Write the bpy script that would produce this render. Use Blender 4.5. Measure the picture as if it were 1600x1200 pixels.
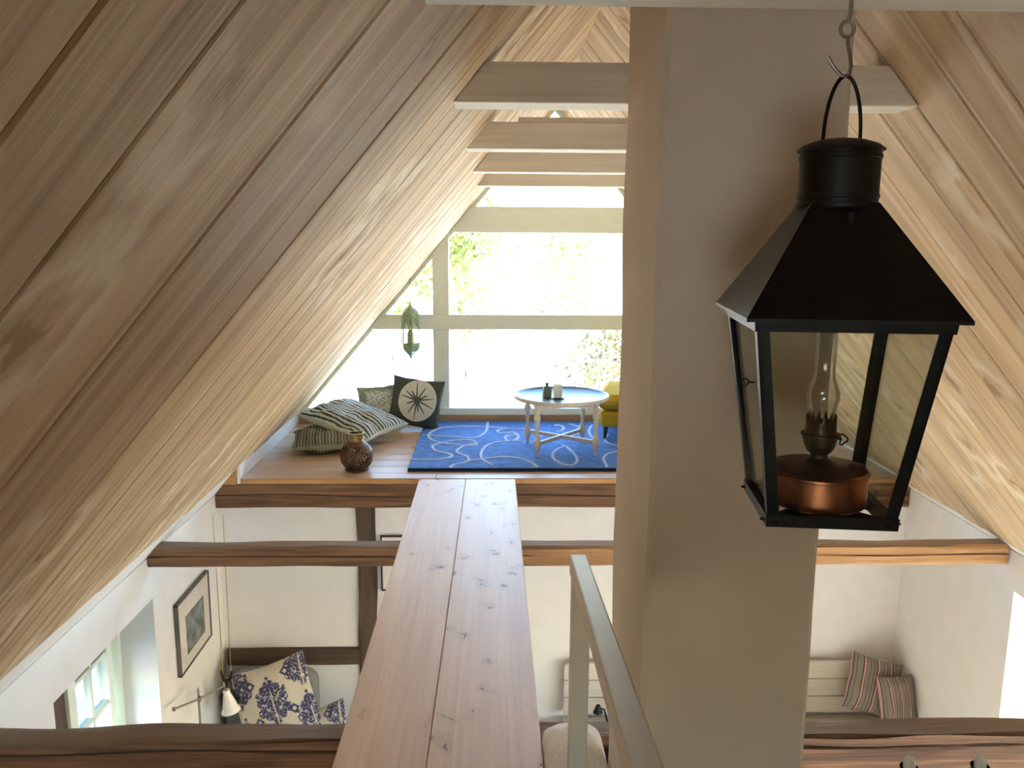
import bpy, math, random
from mathutils import Vector, Matrix, noise
random.seed(7)
R=math.radians
sc=bpy.context.scene
for o in list(bpy.data.objects): bpy.data.objects.remove(o)

# ---------------------------------------------------------------- camera, sky, sun, exposure
cam=bpy.data.cameras.new('camera'); cam.sensor_width=36; cam.lens=1300/1600*36; cam.clip_start=.02; cam.clip_end=300
co=bpy.data.objects.new('camera',cam); sc.collection.objects.link(co); sc.camera=co
_p,_y,_r=R(9.9),R(1.41),R(.35)
fw=Vector((math.sin(_y)*math.cos(_p),math.cos(_y)*math.cos(_p),-math.sin(_p)))
ri=Vector((math.cos(_y),-math.sin(_y),0)); up=ri.cross(fw)
rr=ri*math.cos(_r)+up*math.sin(_r); uu=-ri*math.sin(_r)+up*math.cos(_r)
co.matrix_world=Matrix(((rr.x,uu.x,-fw.x,0),(rr.y,uu.y,-fw.y,0),(rr.z,uu.z,-fw.z,0),(0,0,0,1)))
sc.view_settings.view_transform='Standard'; sc.view_settings.look='None'
sc.view_settings.gamma=1; sc.view_settings.use_curve_mapping=False
sc.view_settings.exposure=1.80
SUN_DIR=Vector((.80,-.10,.56)).normalized()      # from the scene towards the sun
w=bpy.data.worlds.new('sky'); sc.world=w; w.use_nodes=True
nt=w.node_tree; nt.nodes.clear()
sky=nt.nodes.new('ShaderNodeTexSky'); sky.sky_type='NISHITA'; sky.sun_disc=False
sky.sun_elevation=math.asin(SUN_DIR.z); sky.sun_rotation=math.atan2(SUN_DIR.x,SUN_DIR.y); sky.air_density=1.15; sky.dust_density=.3; sky.ozone_density=3.5
bg=nt.nodes.new('ShaderNodeBackground'); bg.inputs[1].default_value=.95
wo=nt.nodes.new('ShaderNodeOutputWorld'); nt.links.new(sky.outputs[0],bg.inputs[0]); nt.links.new(bg.outputs[0],wo.inputs[0])
sl=bpy.data.lights.new('sun','SUN'); sl.energy=31; sl.angle=R(.6); sl.color=(1,.965,.91)
so=bpy.data.objects.new('sun',sl); sc.collection.objects.link(so); so.rotation_euler=SUN_DIR.to_track_quat('Z','Y').to_euler()
def portal(name,loc,rot,sx,sy):
    l=bpy.data.lights.new(name,'AREA'); l.shape='RECTANGLE'; l.size=sx; l.size_y=sy; l.cycles.is_portal=True
    o=bpy.data.objects.new(name,l); sc.collection.objects.link(o); o.location=loc; o.rotation_euler=rot
portal('portal_gable',(.49,6.95,-.4),(R(-90),0,0),4.3,2.3)
portal('portal_left',(-2.12,3.8,-2.3),(0,R(-90),0),1.0,.8)
portal('portal_right',(3.15,3.3,-2.35),(0,R(90),0),1.2,1.7)
portal('portal_low_right',(3.15,1.0,-2.4),(0,R(90),0),1.4,1.6)
portal('portal_rear',(-.55,-2.75,-.9),(R(90),0,0),1.2,1.0)
sc.cycles.use_denoising=True
sc.cycles.diffuse_bounces=8; sc.cycles.max_bounces=14; sc.cycles.transparent_max_bounces=16
sc.cycles.sample_clamp_indirect=8; sc.cycles.caustics_reflective=False; sc.cycles.caustics_refractive=False

# ---------------------------------------------------------------- materials
def newmat(name):
    m=bpy.data.materials.new(name); m.use_nodes=True; t=m.node_tree
    b=t.nodes['Principled BSDF']; return m,t,b
def N(t,k,**kw):
    n=t.nodes.new('ShaderNode'+k)
    for a,v in kw.items(): setattr(n,a,v)
    return n
def ramp(t,stops):
    r=N(t,'ValToRGB'); e=r.color_ramp.elements
    while len(e)<len(stops): e.new(.5)
    for i,(p,c) in enumerate(stops): e[i].position=p; e[i].color=(*c,1)
    return r
def mix(t,a,b,f,mode='MIX'):
    m=N(t,'MixRGB',blend_type=mode)
    for i,v in ((0,f),(1,a),(2,b)):
        if hasattr(v,'is_linked') or hasattr(v,'links'): t.links.new(v,m.inputs[i])
        elif isinstance(v,(int,float)): m.inputs[i].default_value=v
        else: m.inputs[i].default_value=(*v,1)
    return m.outputs[0]
def simple(name,col,rough=.6,metal=0,var=.08,scale=30,bump=.1,spec=.5):
    m,t,b=newmat(name); b.inputs['Roughness'].default_value=rough; b.inputs['Metallic'].default_value=metal
    b.inputs['Specular IOR Level'].default_value=spec
    tc=N(t,'TexCoord'); n=N(t,'TexNoise'); n.inputs['Scale'].default_value=scale; n.inputs['Detail'].default_value=5
    t.links.new(tc.outputs['Object'],n.inputs['Vector'])
    r=ramp(t,[(.3,tuple(c*(1-var) for c in col)),(.7,tuple(min(1,c*(1+var)) for c in col))])
    t.links.new(n.outputs[0],r.inputs[0]); t.links.new(r.outputs[0],b.inputs['Base Color'])
    if bump:
        bp=N(t,'Bump'); bp.inputs['Strength'].default_value=bump; bp.inputs['Distance'].default_value=.01
        t.links.new(n.outputs[0],bp.inputs['Height']); t.links.new(bp.outputs[0],b.inputs['Normal'])
    return m
def wood(name,light,dark,streak=None,knot=(.25,.15,.08),rough=.55,knots=1.0,gs=1.0,tone=.25,coat=0,gray=None,bump=.15,dust=None,flat=True,kr=.10,fine=.3,spec=.35,pale=None,halo=None):
    """grain runs along local X; every board gets its own offset and tone"""
    m,t,b=newmat(name); L=t.links.new
    tc=N(t,'TexCoord'); oi=N(t,'ObjectInfo')
    off=N(t,'VectorMath',operation='SCALE'); off.inputs[0].default_value=(37,53,71); L(oi.outputs['Random'],off.inputs['Scale'])
    ad=N(t,'VectorMath',operation='ADD'); L(tc.outputs['Object'],ad.inputs[0]); L(off.outputs[0],ad.inputs[1])
    mp=N(t,'Mapping'); mp.inputs['Scale'].default_value=(.55*gs,9*gs,9*gs); L(ad.outputs[0],mp.inputs[0])
    n1=N(t,'TexNoise'); n1.inputs['Scale'].default_value=1.6; n1.inputs['Detail'].default_value=6; n1.inputs['Distortion'].default_value=1.1; L(mp.outputs[0],n1.inputs[0])
    mp2=N(t,'Mapping'); mp2.inputs['Scale'].default_value=(1.2*gs,60*gs,60*gs); L(ad.outputs[0],mp2.inputs[0])
    n2=N(t,'TexNoise'); n2.inputs['Scale'].default_value=2.2; n2.inputs['Detail'].default_value=4; L(mp2.outputs[0],n2.inputs[0])
    r1=ramp(t,[(.32,dark),(.6,light)]); L(n1.outputs[0],r1.inputs[0])
    r2=ramp(t,[(.3,(.72,.70,.68)),(.62,(1,1,1))]); L(n2.outputs[0],r2.inputs[0])
    c=mix(t,r1.outputs[0],r2.outputs[0],fine,'MULTIPLY')
    if streak:
        mp3=N(t,'Mapping'); mp3.inputs['Scale'].default_value=(.7*gs,14*gs,14*gs); mp3.inputs['Location'].default_value=(9,4,2); L(ad.outputs[0],mp3.inputs[0])
        n3=N(t,'TexNoise'); n3.inputs['Scale'].default_value=1.3; n3.inputs['Detail'].default_value=7; n3.inputs['Distortion'].default_value=1.2; L(mp3.outputs[0],n3.inputs[0])
        r3=ramp(t,[(.56,(0,0,0)),(.68,(1,1,1))]); L(n3.outputs[0],r3.inputs[0])
        mm=N(t,'Math',operation='MULTIPLY'); mm.inputs[1].default_value=.65; L(r3.outputs[0],mm.inputs[0])
        c=mix(t,c,streak,mm.outputs[0])
    if knots:
        mk=N(t,'Mapping'); mk.inputs['Scale'].default_value=(3.1,3.7,3.7); L(ad.outputs[0],mk.inputs[0])
        nd=N(t,'TexNoise'); nd.inputs['Scale'].default_value=4; L(mk.outputs[0],nd.inputs[0])
        mv=N(t,'VectorMath',operation='MULTIPLY_ADD'); mv.inputs[1].default_value=(.5,.5,.5); L(nd.outputs['Color'],mv.inputs[0]); L(mk.outputs[0],mv.inputs[2])
        v=N(t,'TexVoronoi'); v.voronoi_dimensions='2D' if flat else '3D'; v.inputs['Scale'].default_value=knots; v.inputs['Randomness'].default_value=1; L(mv.outputs[0],v.inputs[0])
        rk=ramp(t,[(.0,(1,1,1)),(kr*.4,(.85,.85,.85)),(kr*.6,(.12,.12,.12)),(kr,(.22,.22,.22)),(kr*1.9,(0,0,0))]); L(v.outputs['Distance'],rk.inputs[0])
        nk=N(t,'TexNoise'); nk.inputs['Scale'].default_value=1.7; L(ad.outputs[0],nk.inputs[0])
        rn=ramp(t,[(.43,(0,0,0)),(.51,(1,1,1))]); L(nk.outputs[0],rn.inputs[0])
        c=mix(t,c,knot,mix(t,rk.outputs[0],rn.outputs[0],1.0,'MULTIPLY'))
    if halo and knots:  # pale whitewash left in a wide ring round each knot
        rh=ramp(t,[(kr*.9,(0,0,0)),(kr*1.6,(.75,.75,.75)),(kr*2.6,(0,0,0))]); L(v.outputs['Distance'],rh.inputs[0])
        c=mix(t,c,halo,mix(t,rh.outputs[0],rn.outputs[0],1.0,'MULTIPLY'))
    if pale:   # warm light on the timber's right end, painted into its colour
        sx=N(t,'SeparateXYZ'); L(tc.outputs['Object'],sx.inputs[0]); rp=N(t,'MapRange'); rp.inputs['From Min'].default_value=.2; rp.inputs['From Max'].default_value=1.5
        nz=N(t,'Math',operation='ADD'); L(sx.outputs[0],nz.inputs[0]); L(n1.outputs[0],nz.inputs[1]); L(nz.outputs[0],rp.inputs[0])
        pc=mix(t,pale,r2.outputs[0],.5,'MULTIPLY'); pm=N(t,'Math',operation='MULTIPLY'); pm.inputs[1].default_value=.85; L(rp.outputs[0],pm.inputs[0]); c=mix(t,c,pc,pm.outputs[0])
    rt=ramp(t,[(0,(1-tone,1-tone,1-tone*.9)),(1,(1,1,1))]); L(oi.outputs['Random'],rt.inputs[0])
    c=mix(t,c,rt.outputs[0],1.0,'MULTIPLY')
    if dust:
        g=N(t,'NewGeometry'); s=N(t,'SeparateXYZ'); L(g.outputs['Normal'],s.inputs[0])
        rd=ramp(t,[(.5,(0,0,0)),(.8,(1,1,1))]); L(s.outputs['Z'],rd.inputs[0])
        c=mix(t,c,mix(t,dust,c,.35),rd.outputs[0])
    L(c,b.inputs['Base Color']); b.inputs['Roughness'].default_value=rough
    b.inputs['Specular IOR Level'].default_value=spec; b.inputs['Coat Weight'].default_value=coat; b.inputs['Coat Roughness'].default_value=.3
    bp=N(t,'Bump'); bp.inputs['Strength'].default_value=bump; bp.inputs['Distance'].default_value=.004
    L(n2.outputs[0],bp.inputs['Height']); L(bp.outputs[0],b.inputs['Normal'])
    return m
M={}
M['ceil']=wood('whitewashed_pine_cladding',(.74,.545,.335),(.50,.355,.205),streak=(.86,.72,.53),knot=(.42,.28,.15),rough=.65,knots=.62,tone=.22,bump=.3,kr=.13,fine=.18,gs=.8,halo=(.88,.76,.58),spec=.12)
M['walk']=wood('pale_soaped_pine',(.80,.62,.50),(.72,.55,.44),streak=(.85,.71,.60),knot=(.24,.15,.10),rough=.42,knots=1.7,tone=.05,gs=.7,kr=.12,fine=.25,spec=.38)
M['floor']=wood('pine_floorboard',(.66,.47,.33),(.54,.36,.24),streak=(.72,.56,.43),knot=(.26,.14,.08),rough=.38,knots=1.3,tone=.1,kr=.08,fine=.3,spec=.5)
M['edge']=wood('warm_pine_edge',(.55,.30,.12),(.42,.21,.08),rough=.5,knots=.8,tone=.05)
M['beam']=wood('old_dark_oak',(.24,.125,.062),(.085,.044,.025),streak=(.32,.175,.09),knot=(.03,.018,.01),rough=.7,knots=.8,tone=.1,bump=.9,gs=1.1,dust=(.28,.22,.17),flat=False,kr=.14,fine=.6)
M['beam2']=wood('oak_painted_lit_right_end',(.24,.125,.062),(.10,.052,.028),streak=(.32,.175,.09),knot=(.03,.018,.01),rough=.7,knots=.8,tone=0,bump=.9,gs=1.1,dust=(.28,.22,.17),flat=False,kr=.14,fine=.6,pale=(.55,.30,.13))
M['post']=wood('old_grey_brown_oak',(.13,.090,.062),(.06,.042,.03),knot=(.03,.02,.012),rough=.8,knots=.6,tone=.1,bump=.8,flat=False,fine=.6)
M['collar']=wood('limewashed_collar',(.80,.74,.63),(.70,.64,.54),knot=(.34,.26,.18),rough=.65,knots=.7,tone=.06,flat=False,fine=.4)
M['rail']=simple('white_painted_timber',(.72,.67,.60),.5,0,.06,9,.1)
M['bench']=wood('cream_painted_panel',(.66,.61,.51),(.58,.53,.44),knot=(.20,.15,.12),rough=.55,knots=1.2,tone=.05)
M['trim']=wood('brown_sill_board',(.42,.28,.16),(.34,.22,.12),rough=.5,knots=.3,tone=.03)
M['plaster']=simple('white_plaster',(.79,.785,.77),.9,0,.03,7,.25)
M['chim']=simple('limewashed_chimney_plaster',(.66,.58,.49),.9,0,.06,4,.35)
M['dark']=simple('dark_gap',(.03,.02,.015),.9,0,.1,20,0)
M['frame']=simple('sage_white_window_paint',(.80,.88,.80),.45,0,.02,12,.03)
M['base']=simple('white_skirting_paint',(.78,.77,.75),.4,0,.02,12,.03)
M['black']=simple('blackened_sheet_metal',(.012,.011,.010),.45,.6,.5,14,.12)
M['iron']=simple('black_iron',(.02,.018,.016),.5,.7,.2,60,.1)
M['steel']=simple('weathered_steel',(.30,.27,.23),.45,.9,.2,60,.1)
M['copper']=simple('aged_copper',(.42,.15,.075),.36,1,.5,9,.1)
M['copperdark']=simple('tarnished_copper',(.13,.06,.035),.45,.9,.4,22,.1)
M['burner']=simple('dark_brass_burner',(.10,.065,.035),.42,.9,.4,70,.3)
M['brass']=simple('old_brass',(.30,.22,.10),.4,.9,.3,50,.1)
M['patina']=simple('green_patina_metal',(.28,.36,.24),.4,.7,.3,40,.1)
M['rattan']=simple('brown_pierced_metal',(.115,.060,.035),.5,.3,.3,40,.2)
M['tablew']=simple('whitewashed_turned_wood',(.60,.57,.51),.55,0,.12,35,.1)
M['tray']=simple('silvered_tray',(.10,.145,.19),.42,.35,.2,25,.05)
M['tin']=simple('grey_green_tin',(.17,.21,.18),.6,0,.15,40,.05)
M['wax']=simple('white_wax',(.85,.83,.78),.5,0,.02,20,0)
M['saucer']=simple('dark_saucer',(.04,.045,.05),.35,0,.1,20,0)
M['mustard']=simple('mustard_velvet',(.50,.34,.04),.95,0,.15,9,.1,.05)
M['blackwood']=simple('black_leg',(.015,.013,.012),.4,0,.1,20,0)
M['rug']=simple('blue_rug_pile',(.055,.16,.46),.95,0,.30,22,.8)
M['rugedge']=simple('navy_rug_edge',(.012,.025,.09),.95,0,.2,60,.4)
M['rugline']=simple('pale_rug_line',(.42,.52,.70),.95,0,.12,60,.5)
M['grey']=simple('grey_upholstery',(.27,.28,.27),.9,0,.12,60,.2)
M['whitecloth']=simple('white_cotton',(.80,.78,.74),.9,0,.04,40,.1)
M['opal']=simple('opal_glass_shade',(.86,.85,.82),.25,0,.01,10,0)
M['mount']=simple('cream_picture_mount',(.72,.69,.62),.8,0,.02,30,0)
M['darkframe']=simple('grey_brown_frame',(.12,.105,.09),.5,0,.1,20,0)
M['pale_lawn']=simple('lawn_painted_overexposed',(.62,.60,.52),.95,0,.15,3,.1)  # lawn, coloured pale to stand in for overexposure
M['stone']=simple('lower_floor_pale_tiles',(.60,.575,.53),.6,0,.1,6,.1)
def leafmat(name,a,b_):
    m,t,b=newmat(name); oi=N(t,'TexCoord'); n=N(t,'TexNoise'); n.inputs['Scale'].default_value=3.5; n.inputs['Detail'].default_value=8
    t.links.new(oi.outputs['Object'],n.inputs[0]); r=ramp(t,[(.38,a),(.62,b_)]); t.links.new(n.outputs[0],r.inputs[0]); t.links.new(r.outputs[0],b.inputs['Base Color'])
    b.inputs['Roughness'].default_value=.6; b.inputs['Subsurface Weight'].default_value=0
    tr=N(t,'BsdfTranslucent'); t.links.new(r.outputs[0],tr.inputs[0]); mx=N(t,'MixShader'); mx.inputs[0].default_value=.35
    t.links.new(b.outputs[0],mx.inputs[1]); t.links.new(tr.outputs[0],mx.inputs[2]); t.links.new(mx.outputs[0],t.nodes['Material Output'].inputs[0])
    return m
M['wax']=leafmat('white_wax',(.82,.80,.75),(.88,.86,.82))
M['leaf']=leafmat('olive_yellow_leaves',(.05,.045,.026),(.25,.215,.085))
M['leaf2']=leafmat('pale_green_leaves',(.07,.095,.028),(.27,.32,.085))
M['bark']=simple('pale_bark',(.30,.25,.20),.9,0,.2,10,.3)
def glassmat(name,tint=(1,1,1),refl=.08,rough=.02,f=.8):
    m,t,b=newmat(name); t.nodes.remove(b)
    tr=N(t,'BsdfTransparent'); tr.inputs[0].default_value=(*tint,1); g=N(t,'BsdfGlossy'); g.inputs['Roughness'].default_value=rough
    lw=N(t,'LayerWeight'); lw.inputs[0].default_value=.25
    ma=N(t,'Math',operation='MULTIPLY_ADD'); ma.inputs[1].default_value=f; ma.inputs[2].default_value=refl; t.links.new(lw.outputs['Fresnel'],ma.inputs[0])
    cl=N(t,'Clamp'); t.links.new(ma.outputs[0],cl.inputs[0])
    mx=N(t,'MixShader'); t.links.new(cl.outputs[0],mx.inputs[0]); t.links.new(tr.outputs[0],mx.inputs[1]); t.links.new(g.outputs[0],mx.inputs[2])
    t.links.new(mx.outputs[0],t.nodes['Material Output'].inputs[0]); return m
M['glass']=glassmat('window_glass',(.97,.985,.97),.0)
M['lglass']=glassmat('lantern_glass',(.93,.94,.91),.02,f=.45)
M['cglass']=glassmat('lamp_chimney_glass',(.97,.97,.96),.05,.05,f=.5)
M['pglass']=glassmat('picture_glass',(1,1,1),.01,.05,f=.1)
def attrmat(name,rough=.9,fuzz=90):
    m,t,b=newmat(name); a=N(t,'Attribute'); a.attribute_name='Col'
    tc=N(t,'TexCoord'); n=N(t,'TexNoise'); n.inputs['Scale'].default_value=fuzz; n.inputs['Detail'].default_value=4; t.links.new(tc.outputs['Object'],n.inputs[0])
    r=ramp(t,[(.3,(.82,.82,.82)),(.7,(1,1,1))]); t.links.new(n.outputs[0],r.inputs[0])
    t.links.new(mix(t,a.outputs[0],r.outputs[0],1.0,'MULTIPLY'),b.inputs['Base Color']); b.inputs['Roughness'].default_value=rough
    bp=N(t,'Bump'); bp.inputs['Strength'].default_value=.25; bp.inputs['Distance'].default_value=.004; t.links.new(n.outputs[0],bp.inputs['Height']); t.links.new(bp.outputs[0],b.inputs['Normal'])
    return m
M['fabric']=attrmat('printed_fabric')

# ---------------------------------------------------------------- builders
class MB:
    def __init__(s): s.v=[]; s.f=[]
    def add(s,v,f):
        k=len(s.v); s.v+= [tuple(p) for p in v]; s.f+=[tuple(i+k for i in q) for q in f]; return s
    def box(s,x0,x1,y0,y1,z0,z1):
        return s.add([(x0,y0,z0),(x1,y0,z0),(x1,y1,z0),(x0,y1,z0),(x0,y0,z1),(x1,y0,z1),(x1,y1,z1),(x0,y1,z1)],
          [(0,3,2,1),(4,5,6,7),(0,1,5,4),(1,2,6,5),(2,3,7,6),(3,0,4,7)])
    def hexa(s,p):   # 8 points, bottom 4 ccw then top 4
        return s.add(p,[(0,3,2,1),(4,5,6,7),(0,1,5,4),(1,2,6,5),(2,3,7,6),(3,0,4,7)])
    def prism(s,poly,axis,a,b):  # poly 2d list extruded along axis
        n=len(poly); mk={'x':lambda p,h:(h,p[0],p[1]),'y':lambda p,h:(p[0],h,p[1]),'z':lambda p,h:(p[0],p[1],h)}[axis]
        return s.add([mk(p,a) for p in poly]+[mk(p,b) for p in poly],[tuple(range(n))[::-1],tuple(range(n,2*n))]+[(i,(i+1)%n,n+(i+1)%n,n+i) for i in range(n)])
    def lathe(s,prof,n=24,c=(0,0,0),cap=True,sq=None):
        k=len(prof); v=[]
        for r,z in prof:
            for i in range(n):
                a=2*math.pi*(i+.5)/n; v.append((c[0]+r*math.cos(a),c[1]+r*math.sin(a),c[2]+z))
        f=[(j*n+i,j*n+(i+1)%n,(j+1)*n+(i+1)%n,(j+1)*n+i) for j in range(k-1) for i in range(n)]
        if cap: f+=[tuple(range(n))[::-1],tuple((k-1)*n+i for i in range(n))]
        return s.add(v,f)
    def tube(s,pts,r,n=8,closed=False):
        pts=[Vector(p) for p in pts]; m=len(pts); v=[]; rs=r if isinstance(r,(list,tuple)) else [r]*m
        ref=None
        for i,p in enumerate(pts):
            if closed: d=pts[(i+1)%m]-pts[i-1]
            else: d=pts[min(i+1,m-1)]-pts[max(i-1,0)]
            d.normalize()
            if ref is None: ref=d.orthogonal().normalized()
            ref=(ref-d*ref.dot(d)); ref=ref.normalized() if ref.length>1e-6 else d.orthogonal().normalized()
            b=d.cross(ref)
            for k in range(n):
                a=2*math.pi*k/n; v.append(p+(ref*math.cos(a)+b*math.sin(a))*rs[i])
        f=[(i*n+k,i*n+(k+1)%n,((i+1)%m)*n+(k+1)%n,((i+1)%m)*n+k) for i in range(m if closed else m-1) for k in range(n)]
        if not closed: f+=[tuple(range(n))[::-1],tuple((m-1)*n+k for k in range(n))]
        return s.add(v,f)
    def bar(s,a,b,w,h,upv=(0,0,1)):  # square bar from a to b
        a,b=Vector(a),Vector(b); d=(b-a).normalized(); u=Vector(upv); u=(u-d*u.dot(d)).normalized(); x=d.cross(u)
        P=[]
        for e in (a,b):
            for sx,sz in ((-1,-1),(1,-1),(1,1),(-1,1)): P.append(e+x*sx*w/2+u*sz*h/2)
        return s.add(P,[(0,1,2,3)[::-1],(4,5,6,7),(0,1,5,4),(1,2,6,5),(2,3,7,6),(3,0,4,7)])
    def mesh(s,name,mat,smooth=False):
        me=bpy.data.meshes.new(name); me.from_pydata(s.v,[],s.f); me.update()
        if mat: me.materials.append(M[mat] if isinstance(mat,str) else mat)
        import bmesh
        bm=bmesh.new(); bm.from_mesh(me); bmesh.ops.recalc_face_normals(bm,faces=bm.faces); bm.to_mesh(me); bm.free()
        if smooth: me.shade_smooth(); me.set_sharp_from_angle(angle=R(40))
        return me
    def build(s,name,mat,parent=None,smooth=False,loc=None,bevel=0):
        o=bpy.data.objects.new(name,s.mesh(name,mat,smooth)); link(o,parent)
        if loc is not None: o.location=loc
        if bevel:
            b=o.modifiers.new('bevel','BEVEL'); b.width=bevel; b.segments=2; b.limit_method='ANGLE'
        return o
def link(o,parent=None):
    sc.collection.objects.link(o)
    if parent: o.parent=parent
    return o
def tag(o,label=None,cat=None,group=None,kind=None):
    if label: o['label']=label
    if cat: o['category']=cat
    if group: o['group']=group
    if kind: o['kind']=kind
    return o
def empty(name,loc=(0,0,0),rz=0,**k):
    o=bpy.data.objects.new(name,None); o.empty_display_size=.05; link(o); o.location=loc; o.rotation_euler=(0,0,rz); tag(o,**k); return o
def dirmat(origin,x,z):
    x=Vector(x).normalized(); z=Vector(z).normalized(); y=z.cross(x)
    return Matrix(((x.x,y.x,z.x,origin[0]),(x.y,y.y,z.y,origin[1]),(x.z,y.z,z.z,origin[2]),(0,0,0,1)))
def plank_mesh(L,W,T,mat,ch=.003,name='plank'):
    cs=[(0,-T),(W,-T),(W,-ch),(W-ch,0),(ch,0),(0,-ch)]
    return MB().prism(cs,'x',0,L).mesh(name,mat)
_pm={}
def plank(parent,origin,x,z,L,W,T,mat,name='plank',share=True):
    key=(round(L,3),round(W,3),T,mat)
    if key not in _pm: _pm[key]=plank_mesh(L,W,T,mat)
    o=bpy.data.objects.new(name,_pm[key]); link(o,parent); o.matrix_local=dirmat(origin,x,z); return o

# ================================================================ STRUCTURE
XR,ZR,SM=.49,1.03,1.18
nn=math.sqrt(1+SM*SM)
def zl(x): return ZR-SM*(XR-x)
def zr(x): return ZR+SM*(XR-x)
Y0,YG=-2.5,6.76
LX,RX=-1.75,2.70            # inner faces of the side walls
LB,RB=-1.565,2.655          # lower ends of the boarding
# joints measured on the left slope, regular beyond
ledge=[-2.5,-2.3,-2.1,-1.9,-1.7,-1.5,-1.3,-1.1,-.92,-.72,-.52,-.33,-.14,.045,.225,.405,.585,.765,1.125,1.482,1.66,1.84,2.03,2.22,2.405,2.58,2.79,2.99,3.17,3.36,3.54,3.73,3.91,4.10,4.28,4.46,4.65,4.83,5.02,5.20,5.39,5.57,5.76,5.94,6.12,6.31,6.49,6.67,6.80]
redge=[-2.5+.187*i for i in range(23)]+[1.82,1.99,2.18,2.367,2.566,2.75,2.94,3.12,3.31,3.5,3.68,3.87,4.05,4.24,4.42,4.61,4.79,4.98,5.16,5.35,5.53,5.72,5.9,6.09,6.27,6.46,6.64,6.80]
for side in (-1,1):
    T=.06
    xe=LB if side<0 else RB; xw=LX-.05 if side<0 else RX+.05
    nrm=Vector((-side*SM,0,-1)).normalized(); d=Vector((side,0,-SM)).normalized()
    # backing slab behind the boards (thick roof)
    p0=Vector((XR,0,ZR)); p1=p0+d*((abs(xw-XR)+.5)*nn)
    a=p0-nrm*.022; b=p1-nrm*.022; c=p1-nrm*.2; e=Vector((XR,0,ZR+.35))
    roof=MB().prism([(a.x,a.z),(b.x,b.z),(c.x,c.z),(e.x,e.z)],'y',Y0-.2,YG+.35).build('ceiling','dark')
    tag(roof,kind='structure',label='whitewashed boarded slope '+('left' if side<0 else 'right')+' of the ridge')
    L=abs(xe-XR)*nn; edges=ledge if side<0 else redge
    rng=random.Random(3 if side<0 else 5)
    for i in range(len(edges)-1):
        y0,y1=edges[i],edges[i+1]
        if y0>YG: break
        g=.0062; W=y1-y0-g; dz=rng.uniform(-.0012,.0012); dl=rng.uniform(-.01,.01)
        org=p0+nrm*dz; org.y=(y0+g/2) if side<0 else (y1-g/2)
        plank(roof,org,d,nrm,L+dl,W,.018,'ceil')
    # plastered strip below the boards down to the wall
    q0=p0+d*(L-.02)-nrm*.006; q1=p0+d*(abs(xw-XR)*nn)-nrm*.006; q2=q1-nrm*.016; q3=q0-nrm*.016
    o=MB().prism([(q0.x,q0.z),(q1.x,q1.z),(q2.x,q2.z),(q3.x,q3.z)],'y',Y0,YG).build('plaster_strip','plaster',roof)

def wallbox(name,x0,x1,y0,y1,z0,z1,mat='plaster',parent=None):
    o=MB().box(x0,x1,y0,y1,z0,z1).build(name,mat,parent)
    if not parent: tag(o,kind='structure')
    return o
ZF=-3.65
# left wall with splayed window opening (y 3.50..4.09 inside)
zt=zl(LX)+.0
m=MB().box(LX-.42,LX,Y0,3.10,ZF,zt).prism([(LX,3.10),(LX,4.09),(LX-.42,4.2),(LX-.42,3.10)],'z',ZF,-2.85)
m.prism([(LX,3.10),(LX,4.09),(LX-.42,4.2),(LX-.42,3.10)],'z',-1.84,zt)
m.prism([(LX,4.09),(LX,YG),(LX-.42,YG),(LX-.42,4.2)],'z',ZF,zt)
tag(m.build('wall_left','plaster'),kind='structure')
zt2=zr(RX)
m=MB().box(RX,RX+.42,Y0,.2,ZF,zt2).box(RX,RX+.42,.2,1.8,ZF,-3.1).box(RX,RX+.42,.2,1.8,-1.75,zt2).box(RX,RX+.42,1.8,2.45,ZF,zt2).prism([(RX,2.45),(RX+.42,2.45),(RX+.42,4.1),(RX,3.99)],'z',ZF,-2.9).prism([(RX,2.45),(RX+.42,2.45),(RX+.42,4.1),(RX,3.99)],'z',-1.78,zt2)  # includes the unseen low opening added for light
m.prism([(RX,3.99),(RX,YG),(RX+.42,YG),(RX+.42,4.1)],'z',ZF,zt2)
tag(m.build('wall_right','plaster'),kind='structure')
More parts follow.
